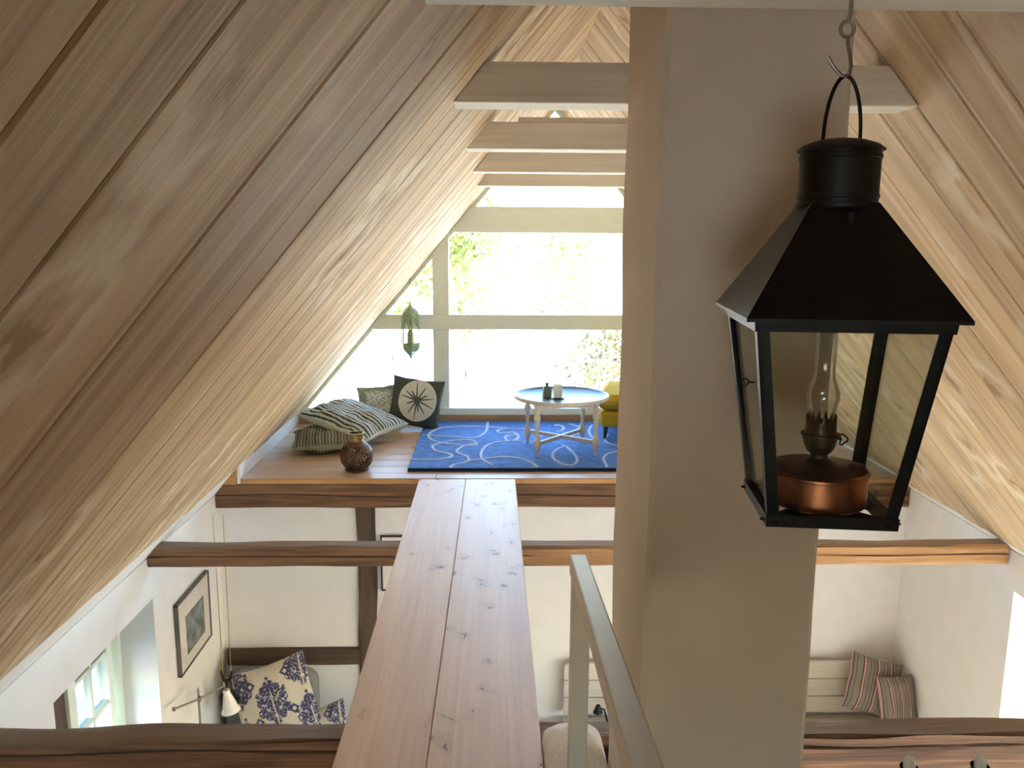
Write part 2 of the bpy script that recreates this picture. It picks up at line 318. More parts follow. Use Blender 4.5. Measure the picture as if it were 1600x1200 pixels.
# lower partition wall under the platform, with its timber frame
wb=wallbox('wall_back',LX,RX,5.13,5.27,ZF,-1.56)
def rough_bar(x0,x1,y0,y1,z0,z1,along,amp=.006,n=40,crack=None,seed=0):
    """hewn timber: ring of section points swept along x or z with noise, optional front crack"""
    m=MB(); L0,L1=(x0,x1) if along=='x' else (z0,z1)
    def sec():
        a0,a1=y0,y1; b0,b1=(z0,z1) if along=='x' else (x0,x1); c=.010
        pts=[(a0,b0+c)]
        if crack:
            cz=b0+(b1-b0)*crack
            pts+=[(a0,cz-.03),(a0,cz-.004,'e'),(a0,cz,'c'),(a0,cz+.004,'e'),(a0,cz+.03)]
        else: pts+=[(a0,b0+(b1-b0)*.33),(a0,b0+(b1-b0)*.66)]
        pts+=[(a0,b1-c),(a0+c,b1),((a0+a1)/2,b1),(a1-c,b1),(a1,b1-c),(a1,b0+c),(a1-c,b0),(a0+c,b0)]
        return pts
    S=sec(); k=len(S); n=max(8,n)
    for i in range(n+1):
        t=L0+(L1-L0)*i/n
        wob=noise.noise(Vector((t*1.7,seed,0)))*amp*1.2; sag=noise.noise(Vector((t*1.1,seed+5,3)))*.018
        on=max(0,min(1,noise.noise(Vector((t*.8,seed+9,1)))*4+1.2))
        for j,p in enumerate(S):
            a,b=p[0],p[1]
            nv=Vector((t*3.2,j*.9+seed*3,seed)); a+=noise.noise(nv)*amp; b+=noise.noise(nv+Vector((7,3,1)))*amp+wob
            if len(p)>2:
                b=p[1]+sag+wob if p[2]=='c' else p[1]+sag+wob+(b-p[1]-wob)*.2
                if p[2]=='c': a=p[0]+.03*on
                elif on<.2: b=b
            m.v.append((t,a,b) if along=='x' else (b,a,t))
    for i in range(n):
        for j in range(k): m.f.append((i*k+j,i*k+(j+1)%k,(i+1)*k+(j+1)%k,(i+1)*k+j))
    m.f.append(tuple(range(k))[::-1]); m.f.append(tuple(n*k+j for j in range(k)))
    return m
def timber(name,x0,x1,y0,y1,z0,z1,along,mat,parent=None,**k):
    m=rough_bar(x0,x1,y0,y1,z0,z1,along,**k)
    if along=='z':   # grain follows local x: turn the mesh
        m.v=[(v[2],v[1],-v[0]) for v in m.v]; o=m.build(name,mat,parent,smooth=True); o.rotation_euler=(0,R(-90),0)
    else: o=m.build(name,mat,parent,smooth=True)
    return o
timber('post',-.865,-.745,5.105,5.16,ZF,-1.69,'z','post',wb,amp=.008,seed=3)
timber('rail',-1.73,-.865,5.105,5.16,-2.775,-2.655,'x','post',wb,amp=.006,seed=4)
# picture-thin line frame on the partition
# gable: plastered below, glazed above
tag(MB().box(LX-.4,RX+.4,YG,YG+.25,-4.3,-1.53).build('wall_back','plaster'),kind='structure')
# rear wall behind the photographer, with an opening added for light
m=MB().box(LX-.4,-1.15,Y0-.2,Y0,ZF,1.1).box(.05,RX+.4,Y0-.2,Y0,ZF,1.1).box(-1.15,.05,Y0-.2,Y0,ZF,-1.4).box(-1.15,.05,Y0-.2,Y0,-.4,1.1)
tag(m.build('wall_front','plaster'),kind='structure')
# floors
tag(MB().box(LX-.4,RX+.4,Y0-.2,YG+.2,ZF-.15,ZF).build('floor','stone'),kind='structure')
fl=empty('floor',(0,0,0)); tag(fl,kind='structure',label='pine floorboards of the far loft platform')
MB().box(LX,RX,5.13,YG,-1.60,-1.532).build('subfloor','edge',fl)
yy=5.10; rng=random.Random(9)
first=True
while yy<YG-.02:
    W=.125 if first else .165
    if yy+W>YG: W=YG-yy
    if first:
        plank(fl,(-1.62,yy,-1.4985),(1,0,0),(0,0,1),1.265,W-.003,.033,'floor'); plank(fl,(-.352,yy,-1.4985),(1,0,0),(0,0,1),3.0,W-.003,.033,'floor')
    else:
        cut=rng.uniform(-.6,1.6)
        plank(fl,(-1.62,yy,-1.5),(1,0,0),(0,0,1),cut+1.62-.002,W-.003,.03,'floor'); plank(fl,(cut,yy,-1.5),(1,0,0),(0,0,1),2.66-cut,W-.003,.03,'floor')
    first=False; yy+=W
MB().box(-1.62,2.66,5.092,5.10,-1.531,-1.502).build('edge_board','edge',fl)
# landing the photographer stands on
ld=tag(MB().box(LX,.14,Y0,2.02,-1.64,-1.545).box(.14,RX,Y0,2.0,-1.72,-1.62).box(.14,.378,2.0,2.33,-1.72,-1.62).build('floor','floor'),kind='structure')
# skirting on the platform sides
for s_,x in (('left',-1.60),('right',2.64)):
    sgn=1 if s_=='left' else -1
    b=MB().box(min(x,x+sgn*.018),max(x,x+sgn*.018),5.09,YG-.04,-1.53,-1.375).build('baseboard_'+s_,'base'); tag(b,kind='structure')
MB().hexa([(-1.735,5.07,-1.53),(-1.602,5.07,-1.53),(-1.602,5.16,-1.53),(-1.735,5.16,-1.53),(-1.66,5.07,-1.50),(-1.602,5.07,-1.415),(-1.602,5.16,-1.415),(-1.66,5.16,-1.50)]).build('trim_2','edge')
tag(bpy.data.objects['trim_2'],kind='structure')
tag(MB().box(-1.58,2.62,6.70,6.725,-1.50,-1.43).build('trim_1','trim',bevel=.003),kind='structure')

# ---- gable glazing
def clip(poly,f):
    out=[]
    for i in range(len(poly)):
        a,b=poly[i],poly[(i+1)%len(poly)]; fa,fb=f(a),f(b)
        if fa>=0: out.append(a)
        if (fa>=0)!=(fb>=0):
            t=fa/(fa-fb); out.append((a[0]+(b[0]-a[0])*t,a[1]+(b[1]-a[1])*t))
    return out
def tri(poly,inset=0):
    k=inset*nn
    poly=clip(poly,lambda p: zl(p[0])-k-p[1]+.0)
    if poly: poly=clip(poly,lambda p: zr(p[0])-k-p[1])
    return poly
win=empty('window_1',(.49,YG,-1.43)); tag(win,kind='structure',label='triangular gable window with white glazing bars')
def gbar(x0,x1,z0,z1,name,y0=6.73,y1=6.81):
    p=tri([(x0,z0),(x1,z0),(x1,z1),(x0,z1)],.0)
    if len(p)>2:
        o=MB().prism([(a-.49,b+1.43) for a,b in p],'y',y0-YG,y1-YG).build(name,'frame',win,bevel=.004)
gbar(-1.75,2.72,-1.43,-1.375,'bottom_rail',6.71,6.83)
for z0,z1 in ((-.728,-.608),(.048,.251),(.80,.925)): gbar(-1.6,2.6,z0,z1,'rail')
for x0,x1 in ((-.478,-.348),(1.33,1.46)):
    zs=[-1.375,-.728,-.608,.048,.251,.9]
    for a,b in ((-1.375,-.728),(-.608,.048)): gbar(x0,x1,a,b,'mullion',6.735,6.805)
for sgn in (-1,1):
    f_=zl if sgn<0 else zr; w_=.03*nn
    pts=[(XR,ZR),(XR+sgn*2.1,ZR-SM*2.1),(XR+sgn*2.1,ZR-SM*2.1-w_),(XR,ZR-w_)]
    MB().prism([(a-.49,b+1.43) for a,b in pts],'y',-.02,.06).build('rake_frame','frame',win)
for x0,x1,z0,z1 in ((-1.7,-.478,-1.375,-.728),(-.348,1.33,-1.375,-.728),(1.46,2.7,-1.375,-.728),(-1.3,-.478,-.608,.048),(-.348,1.33,-.608,.048),(1.46,2.3,-.608,.048),(-.3,1.3,.251,.80),(0,1,.925,1.03)):
    p=tri([(x0,z0),(x1,z0),(x1,z1),(x0,z1)],.0)
    if len(p)>2: MB().prism([(a-.49,b+1.43) for a,b in p],'y',.010,.014).build('pane','glass',win)
# ---- left casement at the foot of the slope
wl=empty('window_2',(-2.02,3.8,-2.85)); tag(wl,kind='structure',label='small white casement in the left wall niche')
def wp(name,y0,y1,z0,z1,x0=-.03,x1=.03,mat='frame'): return MB().box(x0,x1,y0-3.8,y1-3.8,z0+2.85,z1+2.85).build(name,mat,wl,bevel=.004 if mat=='frame' else 0)
wp('outer_frame',4.12,4.19,-2.85,-1.82,-.06,.06); wp('outer_frame',3.60,3.66,-2.85,-1.82,-.06,.06)
wp('outer_frame',3.66,4.12,-2.85,-2.79,-.06,.06); wp('outer_frame',3.66,4.12,-1.88,-1.82,-.06,.06)
wp('sash',4.055,4.105,-2.79,-1.88); wp('sash',3.675,3.725,-2.79,-1.88); wp('sash',3.725,4.055,-2.79,-2.74); wp('sash',3.725,4.055,-1.93,-1.88)
wp('glazing_bar',3.885,3.905,-2.74,-1.93,-.02,.02)
for z in (-2.13,-2.40,-2.62): wp('glazing_bar',3.725,4.055,z-.012,z+.012,-.02,.02)
wp('pane',3.725,4.055,-2.74,-1.93,-.003,.003,'glass')
tag(timber('trim_3',-2.14,-1.97,3.08,3.60,-2.85,-1.84,'z','post',seed=8),kind='structure')
# ---- right window (only its bright splay shows)
wr=empty('window_3',(3.05,3.4,-2.9)); tag(wr,kind='structure',label='bright window in the right wall')
def wq(name,y0,y1,z0,z1,mat='frame',t=.03): return MB().box(-t,t,y0-3.4,y1-3.4,z0+2.9,z1+2.9).build(name,mat,wr,bevel=.004 if mat=='frame' else 0)
for y0,y1 in ((2.75,2.81),(4.03,4.09),(3.39,3.45)): wq('frame',y0-.3*(y0<3),y1-.3*(y0<3),-2.9,-1.78)
for z0,z1 in ((-2.9,-2.84),(-1.84,-1.78),(-2.36,-2.33)):
    wq('frame',2.51,3.39,z0,z1); wq('frame',3.45,4.03,z0,z1)
wq('pane',2.51,4.03,-2.84,-1.84,'glass',.003)
for nm,xx in (('added_window_low',RX+.3),):  # unseen window, added to brighten the lower room
    w5=empty(nm,(xx,1.0,-2.9)); tag(w5,kind='structure',label='unseen lower window added to let in more light')
    for y0,y1,z0,z1 in ((-.8,-.74,-.2,1.15),(.74,.8,-.2,1.15),(-.03,.03,-.2,1.09),(-.74,.74,1.09,1.15)): MB().box(-.03,.03,y0,y1,z0,z1).build('frame','frame',w5)
wf=empty('added_window_rear',(-.55,-2.6,-1.4)); tag(wf,kind='structure',label='unseen loft window behind the camera, added for its light')  # unseen, placed to light the chimney front and right slope
for x0,x1,z0,z1 in ((-.6,-.54,0,1),(.54,.6,0,1),(-.54,.54,0,.06),(-.54,.54,.94,1),(-.02,.02,.06,.94)): MB().box(x0,x1,-.03,.03,z0,z1).build('frame','frame',wf)
MB().box(-.54,.54,-.002,.002,.06,.94).build('pane','glass',wf)

# ---- chimney stack
def chimney():
    m=MB(); x0,x1,y0,y1=0.335,0.712,1.70,2.155; n=46; z0,z1=ZF,1.0
    S=[]
    for a,b in (((x0,y0),(x1,y0)),((x1,y0),(x1,y1)),((x1,y1),(x0,y1)),((x0,y1),(x0,y0))):
        a=Vector(a); b=Vector(b); d=(b-a).normalized()
        S+= [a+d*.012]+[a.lerp(b,t) for t in (.25,.5,.75)]+[b-d*.012]
    k=len(S)
    for i in range(n+1):
        z=z0+(z1-z0)*i/n
        for j,p in enumerate(S):
            q=Vector((p.x*3,p.y*3,z*3)); m.v.append((p.x+noise.noise(q)*.006,p.y+noise.noise(q+Vector((5,5,5)))*.006,z))
    for i in range(n):
        for j in range(k): m.f.append((i*k+j,i*k+(j+1)%k,(i+1)*k+(j+1)%k,(i+1)*k+j))
    m.f.append(tuple(range(k))); m.f.append(tuple(n*k+j for j in range(k)))
    o=m.build('chimney_stack','chim',smooth=True)
    tag(o,'broad square plastered chimney stack rising through the loft behind the black lantern','chimney')
chimney()

# ---- dark tie beams
G='old dark tie beams crossing the room'
o=timber('tie_beam',LX-.0,2.715,5.105,5.25,-1.695,-1.533,'x','beam',seed=1,amp=.005,n=70,crack=.5)
tag(o,'dark brown hewn beam carrying the front edge of the platform','beam',G)
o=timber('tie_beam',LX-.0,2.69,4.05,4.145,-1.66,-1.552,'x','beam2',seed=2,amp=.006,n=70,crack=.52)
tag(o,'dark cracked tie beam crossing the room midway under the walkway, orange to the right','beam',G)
o=timber('tie_beam',LX-.0,2.72,2.385,2.49,-1.80,-1.552,'x','beam',seed=6,amp=.010,n=110,crack=.86)
tag(o,'thick dark tie beam nearest the camera along the bottom of the photo','beam',G)
# ---- pale collar ties
CG='pale limewashed collar ties under the ridge'
lab=['pale collar tie across the very top, the lantern hook screwed into it','highest visible pale collar tie, passing behind the chimney in the middle','second pale collar tie below the one behind the chimney','third pale collar tie, between the second and the gable window','last pale collar tie just above the gable window strip']
for i,(y,h) in enumerate(((1.17,.13),(2.165,.098),(3.26,.100),(4.36,.098),(5.50,.098))):
    z0,z1=.335,.335+h
    a0,a1=XR-(ZR-z0)/SM,XR-(ZR-z1)/SM; b0,b1=XR+(ZR-z0)/SM,XR+(ZR-z1)/SM
    mm=MB().prism([(a0,z0),(b0,z0),(b1,z1),(a1,z1)],'y',0,.122)
    o=mm.build('collar_tie','collar',loc=(0,y,0),bevel=.004); tag(o,lab[i],'beam',CG)
o=MB().box(.10,1.0,0,.09,0,.018).build('loose_board','collar',loc=(0,3.27,.436)); tag(o,'thin pale board lying on top of the second collar tie','board')

# ---- walkway
wk=empty('walkway',(-.155,3.5,-1.54)); tag(wk,'two-board pale pine walkway leading over the beams to the platform','walkway')
def wplank(x00,x01,x10,x11):
    # near end x00..x01 at y=1.92, far end x10..x11 at y=5.092; local x runs along the board
    y0,y1=1.92,5.089; L=y1-y0; h=-1.501; t=.040; c=.003
    m=MB()
    def sec(xa,xb): return [(xa,-t),(xb,-t),(xb,-c),(xb-c,0),(xa+c,0),(xa,-c)]
    for Yv,(xa,xb) in ((0,(x00,x01)),(L,(x10,x11))):
        for x,z in sec(xa,xb): m.v.append((Yv,-x,z))
    m.f=[(0,1,2,3,4,5),(11,10,9,8,7,6)]+[(i,(i+1)%6,6+(i+1)%6,6+i) for i in range(6)]
    o=m.build('plank','walk',wk); o.rotation_euler=(0,0,R(90)); o.location=(.155,y0-3.5,h+1.54); return o
wplank(-.458,-.1905,-.459,-.1655); wplank(-.1885,.152,-.1635,.149)

# ---- handrail
hr=empty('handrail',(.222,1.95,-1.62)); tag(hr,'white painted stair handrail with square newel post beside the chimney','handrail')
MB().box(-.023,.023,-.023,.02,0,.78).build('newel_post','rail',hr,bevel=.003)
m=MB()
a=Vector((-.0045,.03,.815)); b=Vector((-.035,-2.2,1.055))
o=MB().bar(a,b,.043,.05).build('rail','rail',hr,bevel=.005)
MB().box(-.055,-.012,-2.2,-2.16,0,1.03).build('newel_post','rail',hr,bevel=.003)

# ================================================================ BLACK LANTERN
LC=Vector((.503,1.23,-.405)); 
lan=empty('hanging_lantern',LC,-.1227,label='large black four-sided metal lantern with glass panes hanging at the right',cat='lantern')
zt_,zb_=.299,.005; ht,hb=.130,.0905
def half(z): return hb+(ht-hb)*(z-zb_)/(zt_-zb_)
# corner posts: angle strips
for sx in (-1,1):
    for sy in (-1,1):
        m=MB(); w_=.017;t_=.004
        for (ux,uy) in ((1,0),(0,1)):
            P=[]
            for z in (zb_,zt_):
                h=half(z); c=Vector((sx*h,sy*h,z)); u=Vector((-sx*ux,-sy*uy,0)); v=Vector((-sx*uy,-sy*ux,0))
                P+= [c,c+u*w_,c+u*w_+v*t_,c+v*t_]
            m.hexa(P)
        m.build('corner_post','black',lan)
def ring(z0,z1,h0,h1,t,name,mat='black'):
    m=MB()
    for k in range(4):
        rot=Matrix.Rotation(k*math.pi/2,3,'Z'); P=[]
        for z,h in ((z0,h0),(z1,h1)):
            P+=[rot@Vector((-h,-h,z)),rot@Vector((h,-h,z)),rot@Vector((h-t,-h+t,z)),rot@Vector((-h+t,-h+t,z))]
        m.hexa(P)
    return m.build(name,mat,lan)
ring(-.006,.012,hb+.002,hb+.003,.014,'base_frame')
ring(zt_-.016,zt_+.006,ht+.001,ht+.003,.012,'top_frame')
MB().bar((-hb,-hb,.002),(hb,hb,.002),.026,.003).bar((-hb,hb,.002),(hb,-hb,.002),.026,.003).bar((-hb,0,.002),(hb,0,.002),.03,.003).build('base_strap','black',lan)
# roof: square flaring pyramid meeting the round vent
m=MB(); rh=.1455; zr0=.302; zr1=.458; t=.046
for k in range(4):
    rot=Matrix.Rotation(k*math.pi/2,3,'Z')
    a0,a1=rot@Vector((-rh,-rh,zr0)),rot@Vector((rh,-rh,zr0)); b0,b1=rot@Vector((-t,-t,zr1)),rot@Vector((t,-t,zr1))
    k0=len(m.v); m.v+=[tuple(a0),tuple(a1),tuple(b1),tuple(b0)]; m.f.append((k0,k0+1,k0+2,k0+3))
    c0,c1=a0+Vector((0,0,-.005)),a1+Vector((0,0,-.005)); k0=len(m.v); m.v+=[tuple(c0),tuple(c1),tuple(a1),tuple(a0)]; m.f.append((k0,k0+1,k0+2,k0+3))
o=m.build('roof','black',lan); s_=o.modifiers.new('thick','SOLIDIFY'); s_.thickness=.0025; s_.offset=-1
# vent
MB().lathe([(.053,.448),(.0585,.452),(.0585,.458),(.056,.459),(.056,.465),(.0575,.466),(.0575,.470),(.056,.471),(.056,.520),(.0575,.521),(.0575,.526),(.056,.527),(.056,.536)],40).build('vent_collar','black',lan,smooth=True)
MB().lathe([(.060,.532),(.061,.534),(.052,.541),(.035,.547),(.015,.550),(.001,.5505)],40).build('vent_cap','black',lan,smooth=True)
hp=[]
for i in range(25):
    a=math.pi*i/24; x=.026*math.cos(a)*(1-.15*math.sin(a)); z=.546+.090*math.sin(a)**.75; hp.append((x,0,z))
MB().tube(hp,.0027,8).build('bail_handle','iron',lan,smooth=True)
# seam rivets strip on roof
MB().bar((.004,-.058,.40),(.004,-.058,.445),.006,.012,(0,-1,0)).build('seam','black',lan)
# panes
for k in range(4):
    rot=Matrix.Rotation(k*math.pi/2,3,'Z'); P=[]
    i_=.0045
    for dd in (0,.002):
        for s1,z in ((-1,zb_),(1,zb_),(1,zt_),(-1,zt_)):
            h=half(z); P.append(rot@Vector((s1*(h-.006),-(h-i_-dd),z)))
    m=MB(); m.v=[tuple(p) for p in P]; m.f=[(0,1,2,3),(7,6,5,4),(0,4,5,1),(1,5,6,2),(2,6,7,3),(3,7,4,0)]
    m.build('pane','lglass',lan)
# ring latch on the left door
rp=[(-half(.2)-.010+0*math.cos(a),-.035+.006*math.cos(a),.198+.006*math.sin(a)) for a in [2*math.pi*i/16 for i in range(16)]]
rp=[(-half(.2)-.008-.0055*math.cos(2*math.pi*i/16),-.04,.198+.0055*math.sin(2*math.pi*i/16)) for i in range(16)]
MB().tube(rp,.0012,6,closed=True).tube([(-half(.2)-.003,-.04,.198),(-half(.2)+.006,-.04,.198)],.0015,6).build('ring_latch','iron',lan)
# chandelier-like eye and S hook
hk=empty('ceiling_hook',(.503,1.23,.23),label='open steel hook on an eye screw above the black lantern',cat='hook')
s=[]
for i in range(13):
    a=R(-160+ (i/12)*170); s.append((-.004+.009*math.cos(a),0,.009+.009*math.sin(a)))
pts=[(-.0285,0,.027),(-.021,0,.016)]+[(-.013+0*0,0,.007)]+[(-.006,0,.001),(0,0,.0),(.0045,0,.005),(.006,0,.014),(.004,0,.028),(-.001,0,.045),(-.001,0,.055)]
MB().tube(pts,.0027,8).build('hook','steel',hk,smooth=True)
ep=[(-.003+.0095*math.cos(2*math.pi*i/20),.0,.064+.0105*math.sin(2*math.pi*i/20)) for i in range(20)]
MB().tube(ep,.0028,8,closed=True).build('eye','steel',hk,smooth=True)
MB().tube([(-.003,0,.0745),(0,0,.085),(0,0,.108)],[.003,.0035,.0028],8).build('screw_shank','steel',hk,smooth=True)

# oil lamp inside
ol=empty('oil_lamp',(.505,1.235,-.400),0,label='copper oil lamp with glass chimney standing inside the black lantern',cat='oil lamp')
MB().lathe([(.070,0),(.0735,.003),(.0735,.046),(.0765,.048),(.0765,.052),(.072,.056),(.03,.060),(.022,.062),(.001,.062)],40).build('reservoir','copper',ol,smooth=True)
MB().lathe([(.0745,.0535),(.070,.0575),(.03,.0605),(.025,.0635),(.001,.0635)],40).build('reservoir_top','copperdark',ol,smooth=True)
MB().lathe([(.012,0),(.012,.008),(.010,.009),(.001,.009)],16,c=(.052,-.02,.056)).build('filler_cap','copperdark',ol,smooth=True)
MB().lathe([(.020,.062),(.021,.066),(.013,.070),(.013,.076),(.019,.082),(.023,.090),(.0255,.100),(.026,.104),(.029,.106),(.029,.109),(.023,.110),(.0225,.128)],28).build('burner','burner',ol,smooth=True)
m=MB()
for i in range(14):
    a=2*math.pi*i/14; c=Vector((.0222*math.cos(a),.0222*math.sin(a),.126)); tdir=Vector((-math.sin(a),math.cos(a),0))
    m.hexa([c-tdir*.0032,c+tdir*.0032,c+tdir*.0032+Vector((-math.cos(a),-math.sin(a),0))*.001,c-tdir*.0032+Vector((-math.cos(a),-math.sin(a),0))*.001,
            c-tdir*.0009+Vector((0,0,.013)),c+tdir*.0009+Vector((0,0,.013)),c+tdir*.0009+Vector((0,0,.013))-Vector((math.cos(a),math.sin(a),0))*.001,c-tdir*.0009+Vector((0,0,.013))-Vector((math.cos(a),math.sin(a),0))*.001])
m.build('gallery_prongs','burner',ol)
wk_=MB().tube([(.022,0,.100),(.034,0,.0985)],.0016,6)
wk_.tube([(.036+.0055*math.cos(a)*(1+.3*math.cos(3*a)),0,.0985+.0075*math.sin(a)*(1+.25*math.cos(3*a))) for a in [2*math.pi*i/24 for i in range(24)]],.0014,6,closed=True)
wk_.build('wick_key','iron',ol)
prof=[(.0185,.128),(.0185,.138),(.0215,.150),(.0245,.163),(.0245,.172),(.0205,.184),(.0165,.196),(.0155,.206),(.0155,.285)]
o=MB().lathe(prof,32,cap=False).build('glass_chimney','cglass',ol,smooth=True); s_=o.modifiers.new('t','SOLIDIFY'); s_.thickness=.0012

# ================================================================ PLATFORM FURNISHINGS
FZ=-1.5
# rug
rug=empty('rug',(.7,6.0,FZ),label='blue rug with looping white lines on the platform floor',cat='rug')
rx0,rx1,ry0,ry1=-.545,2.0,5.262,6.69
m=MB(); nx,ny=60,34
for j in range(ny+1):
    for i in range(nx+1):
        x=rx0+(rx1-rx0)*i/nx; y=ry0+(ry1-ry0)*j/ny
        m.v.append((x-.7,y-6.0,.024+noise.noise(Vector((x*9,y*9,1)))*.0012))
for j in range(ny):
    for i in range(nx): a=j*(nx+1)+i; m.f.append((a,a+1,a+nx+2,a+nx+1))
m.build('pile','rug',rug,smooth=True)
MB().box(rx0-.7-.002,rx1-.7+.002,ry0-6-.004,ry1-6+.002,0,.0215).build('edge_binding','rugedge',rug)
def catmull(P,n=10):
    P=[Vector((p[0],p[1],0)) for p in P]; P=[P[0]*2-P[1]]+P+[P[-1]*2-P[-2]]; out=[]
    for i in range(1,len(P)-2):
        for k in range(n):
            t=k/n; a,b,c,d=P[i-1:i+3]
            out.append(.5*((2*b)+(-a+c)*t+(2*a-5*b+4*c-d)*t*t+(-a+3*b-3*c+d)*t**3))
    out.append(P[-2]); return out
def ribbon(P,wd=.026):
    C=catmull(P); C=[c for i,c in enumerate(C) if i==0 or (c-C[i-1]).length>1e-4]
    C=[c for c in C if rx0<=c.x<=rx1 and ry0-.001<=c.y<=ry1]
    m=MB()
    for i,c in enumerate(C):
        d=(C[min(i+1,len(C)-1)]-C[max(i-1,0)]).normalized(); nrm=Vector((-d.y,d.x,0))
        h=.024
        for off,z in ((-wd/2,h-.002),(-wd/2*.6,h+.0042),(wd/2*.6,h+.0042),(wd/2,h-.002)): q=c+nrm*off; m.v.append((q.x-.7,q.y-6.0,z))
    for i in range(len(C)-1):
        for k in range(3): m.f.append((i*4+k,i*4+k+1,i*4+k+5,i*4+k+4))
    if len(C)>2: m.build('woven_line','rugline',rug)
RUGLINES=[[(-0.033, 6.632), (-0.042, 6.344), (-0.089, 6.157), (-0.16, 6.095), (-0.306, 6.131), (-0.552, 6.193)], [(-0.043, 6.468), (-0.221, 6.484), (-0.396, 6.427), (-0.468, 6.289), (-0.477, 6.13), (-0.43, 6.004), (-0.343, 5.931), (-0.224, 5.869), (-0.131, 5.859), (-0.112, 5.931), (-0.152, 6.019), (-0.253, 6.019), (-0.378, 5.931), (-0.425, 5.845), (-0.399, 5.721), (-0.316, 5.645), (-0.274, 5.58), (-0.298, 5.516), (-0.361, 5.479), (-0.544, 5.47)], [(-0.112, 5.931), (-0.2, 5.845), (-0.247, 5.721), (-0.226, 5.632), (-0.174, 5.558), (-0.153, 5.462), (-0.185, 5.392), (-0.247, 5.341), (-0.273, 5.274), (-0.278, 5.217)], [(0.222, 6.005), (0.126, 5.99), (0.031, 5.956), (-0.044, 5.836), (-0.076, 5.632), (-0.057, 5.462), (0.007, 5.328)], [(-0.032, 6.468), (0.084, 6.428), (0.198, 6.4), (0.285, 6.373), (0.332, 6.301), (0.359, 6.237)], [(0.122, 6.412), (0.058, 6.367), (0.043, 6.301), (0.082, 6.247), (0.157, 6.274), (0.198, 6.194), (0.191, 6.08), (0.15, 5.995), (0.113, 6.02), (0.098, 6.09), (0.124, 6.173), (0.204, 6.194)], [(-0.187, 5.441), (-0.079, 5.474), (0.051, 5.533), (0.172, 5.516), (0.245, 5.432), (0.293, 5.32), (0.317, 5.215)], [(0.509, 5.883), (0.542, 5.799), (0.576, 5.61), (0.581, 5.461), (0.551, 5.359), (0.506, 5.327), (0.448, 5.399), (0.419, 5.532), (0.438, 5.676), (0.49, 5.789), (0.553, 5.86)], [(0.807, 6.528), (0.768, 6.374), (0.755, 6.211), (0.766, 6.081)], [(0.891, 6.195), (0.855, 6.081), (0.852, 5.956), (0.913, 5.846)], [(0.889, 5.689), (0.812, 5.623), (0.765, 5.502), (0.76, 5.359), (0.762, 5.222)], [(0.501, 6.487), (0.531, 6.545), (0.569, 6.458), (0.553, 6.346), (0.499, 6.291)], [(0.631, 6.574), (0.692, 6.47), (0.7, 6.346), (0.653, 6.211), (0.525, 6.081)], [(0.334, 6.345), (0.281, 6.29), (0.35, 6.184), (0.396, 6.132)], [(1.75, 5.9), (1.75, 6.09), (1.554, 6.194), (1.411, 6.164), (1.318, 6.014), (1.221, 5.813), (1.323, 5.65), (1.523, 5.602), (1.624, 5.688)]]
for P in RUGLINES: ribbon(P)

# tray table
tb=empty('tray_table',(.4885,5.743,FZ+.025),R(7),label='round whitewashed tray table with turned legs on the blue rug',cat='table')
lp=[(.004,.0),(.013,.004),(.011,.03),(.013,.045),(.022,.06),(.024,.075),(.024,.115),(.018,.125),(.013,.14),(.012,.17),(.014,.21),(.018,.235),(.016,.245),(.022,.262),(.024,.275),(.020,.288),(.014,.297),(.022,.312),(.025,.325),(.022,.338),(.016,.346),(.020,.352),(.020,.372)]
for sx in (-1,1):
    for sy in (-1,1):
        o=MB().lathe(lp,16).build('leg','tablew',tb,smooth=True,loc=(sx*.205,sy*.2,0))
        MB().lathe([(.004,-.0),(.010,.002),(.010,.010),(.004,.012)],10).build('foot','iron',o)
MB().bar((-.205,-.2,.095),(.205,.2,.095),.022,.026).build('stretcher','tablew',tb,bevel=.002)
MB().bar((-.205,.2,.0955),(.205,-.2,.0955),.022,.026).build('stretcher','tablew',tb,bevel=.002)
def apron(a,b):
    a,b=Vector(a),Vector(b); m=MB(); n=12; d=(b-a); nr=Vector((-d.y,d.x,0)).normalized()*.008
    for i in range(n+1):
        t=i/n; p=a+d*t; low=.345-.035*(abs(2*t-1)**2.2)
        for z,s in ((low,-1),(low,1),(.37,1),(.37,-1)): q=p+nr*s; m.v.append((q.x,q.y,z))
    for i in range(n):
        for k in range(4): m.f.append((i*4+k,i*4+(k+1)%4,i*4+4+(k+1)%4,i*4+4+k))
    m.f+=[(0,1,2,3),(n*4+3,n*4+2,n*4+1,n*4)]
    m.build('apron','tablew',tb)
for a,b in (((-.205,-.2,0),(.205,-.2,0)),((-.205,.2,0),(.205,.2,0)),((-.205,-.2,0),(-.205,.2,0)),((.205,-.2,0),(.205,.2,0))): apron(a,b)
MB().lathe([(.29,.370),(.322,.372),(.334,.380),(.337,.392),(.334,.402),(.326,.402),(.318,.396),(.306,.388),(.30,.384),(.29,.3835)],64).build('tray_rim','tablew',tb,smooth=True)
MB().lathe([(.285,.3835),(.300,.3845),(.314,.3935),(.321,.3985),(.319,.3995),(.308,.3925),(.297,.3865),(.001,.3865)],64).build('tray','tray',tb,smooth=True)
TZ=FZ+.025+.3865
bt=empty('square_bottle',(.385,5.70,TZ),R(10),label='small dark grey-green square bottle on the tray table',cat='bottle')
MB().box(-.027,.027,-.027,.027,0,.078).build('body','tin',bt,bevel=.005)
MB().lathe([(.012,.078),(.010,.084),(.010,.090),(.014,.091),(.014,.098),(.008,.104),(.001,.105)],16).build('stopper','tin',bt,smooth=True)
MB().lathe([(.03,0),(.046,.004),(.048,.007),(.046,.008),(.001,.006)],32).build('saucer','saucer',None,smooth=True,loc=(.458,5.66,TZ))
tag(bpy.data.objects['saucer'],'small dark round saucer under the white candle','saucer')
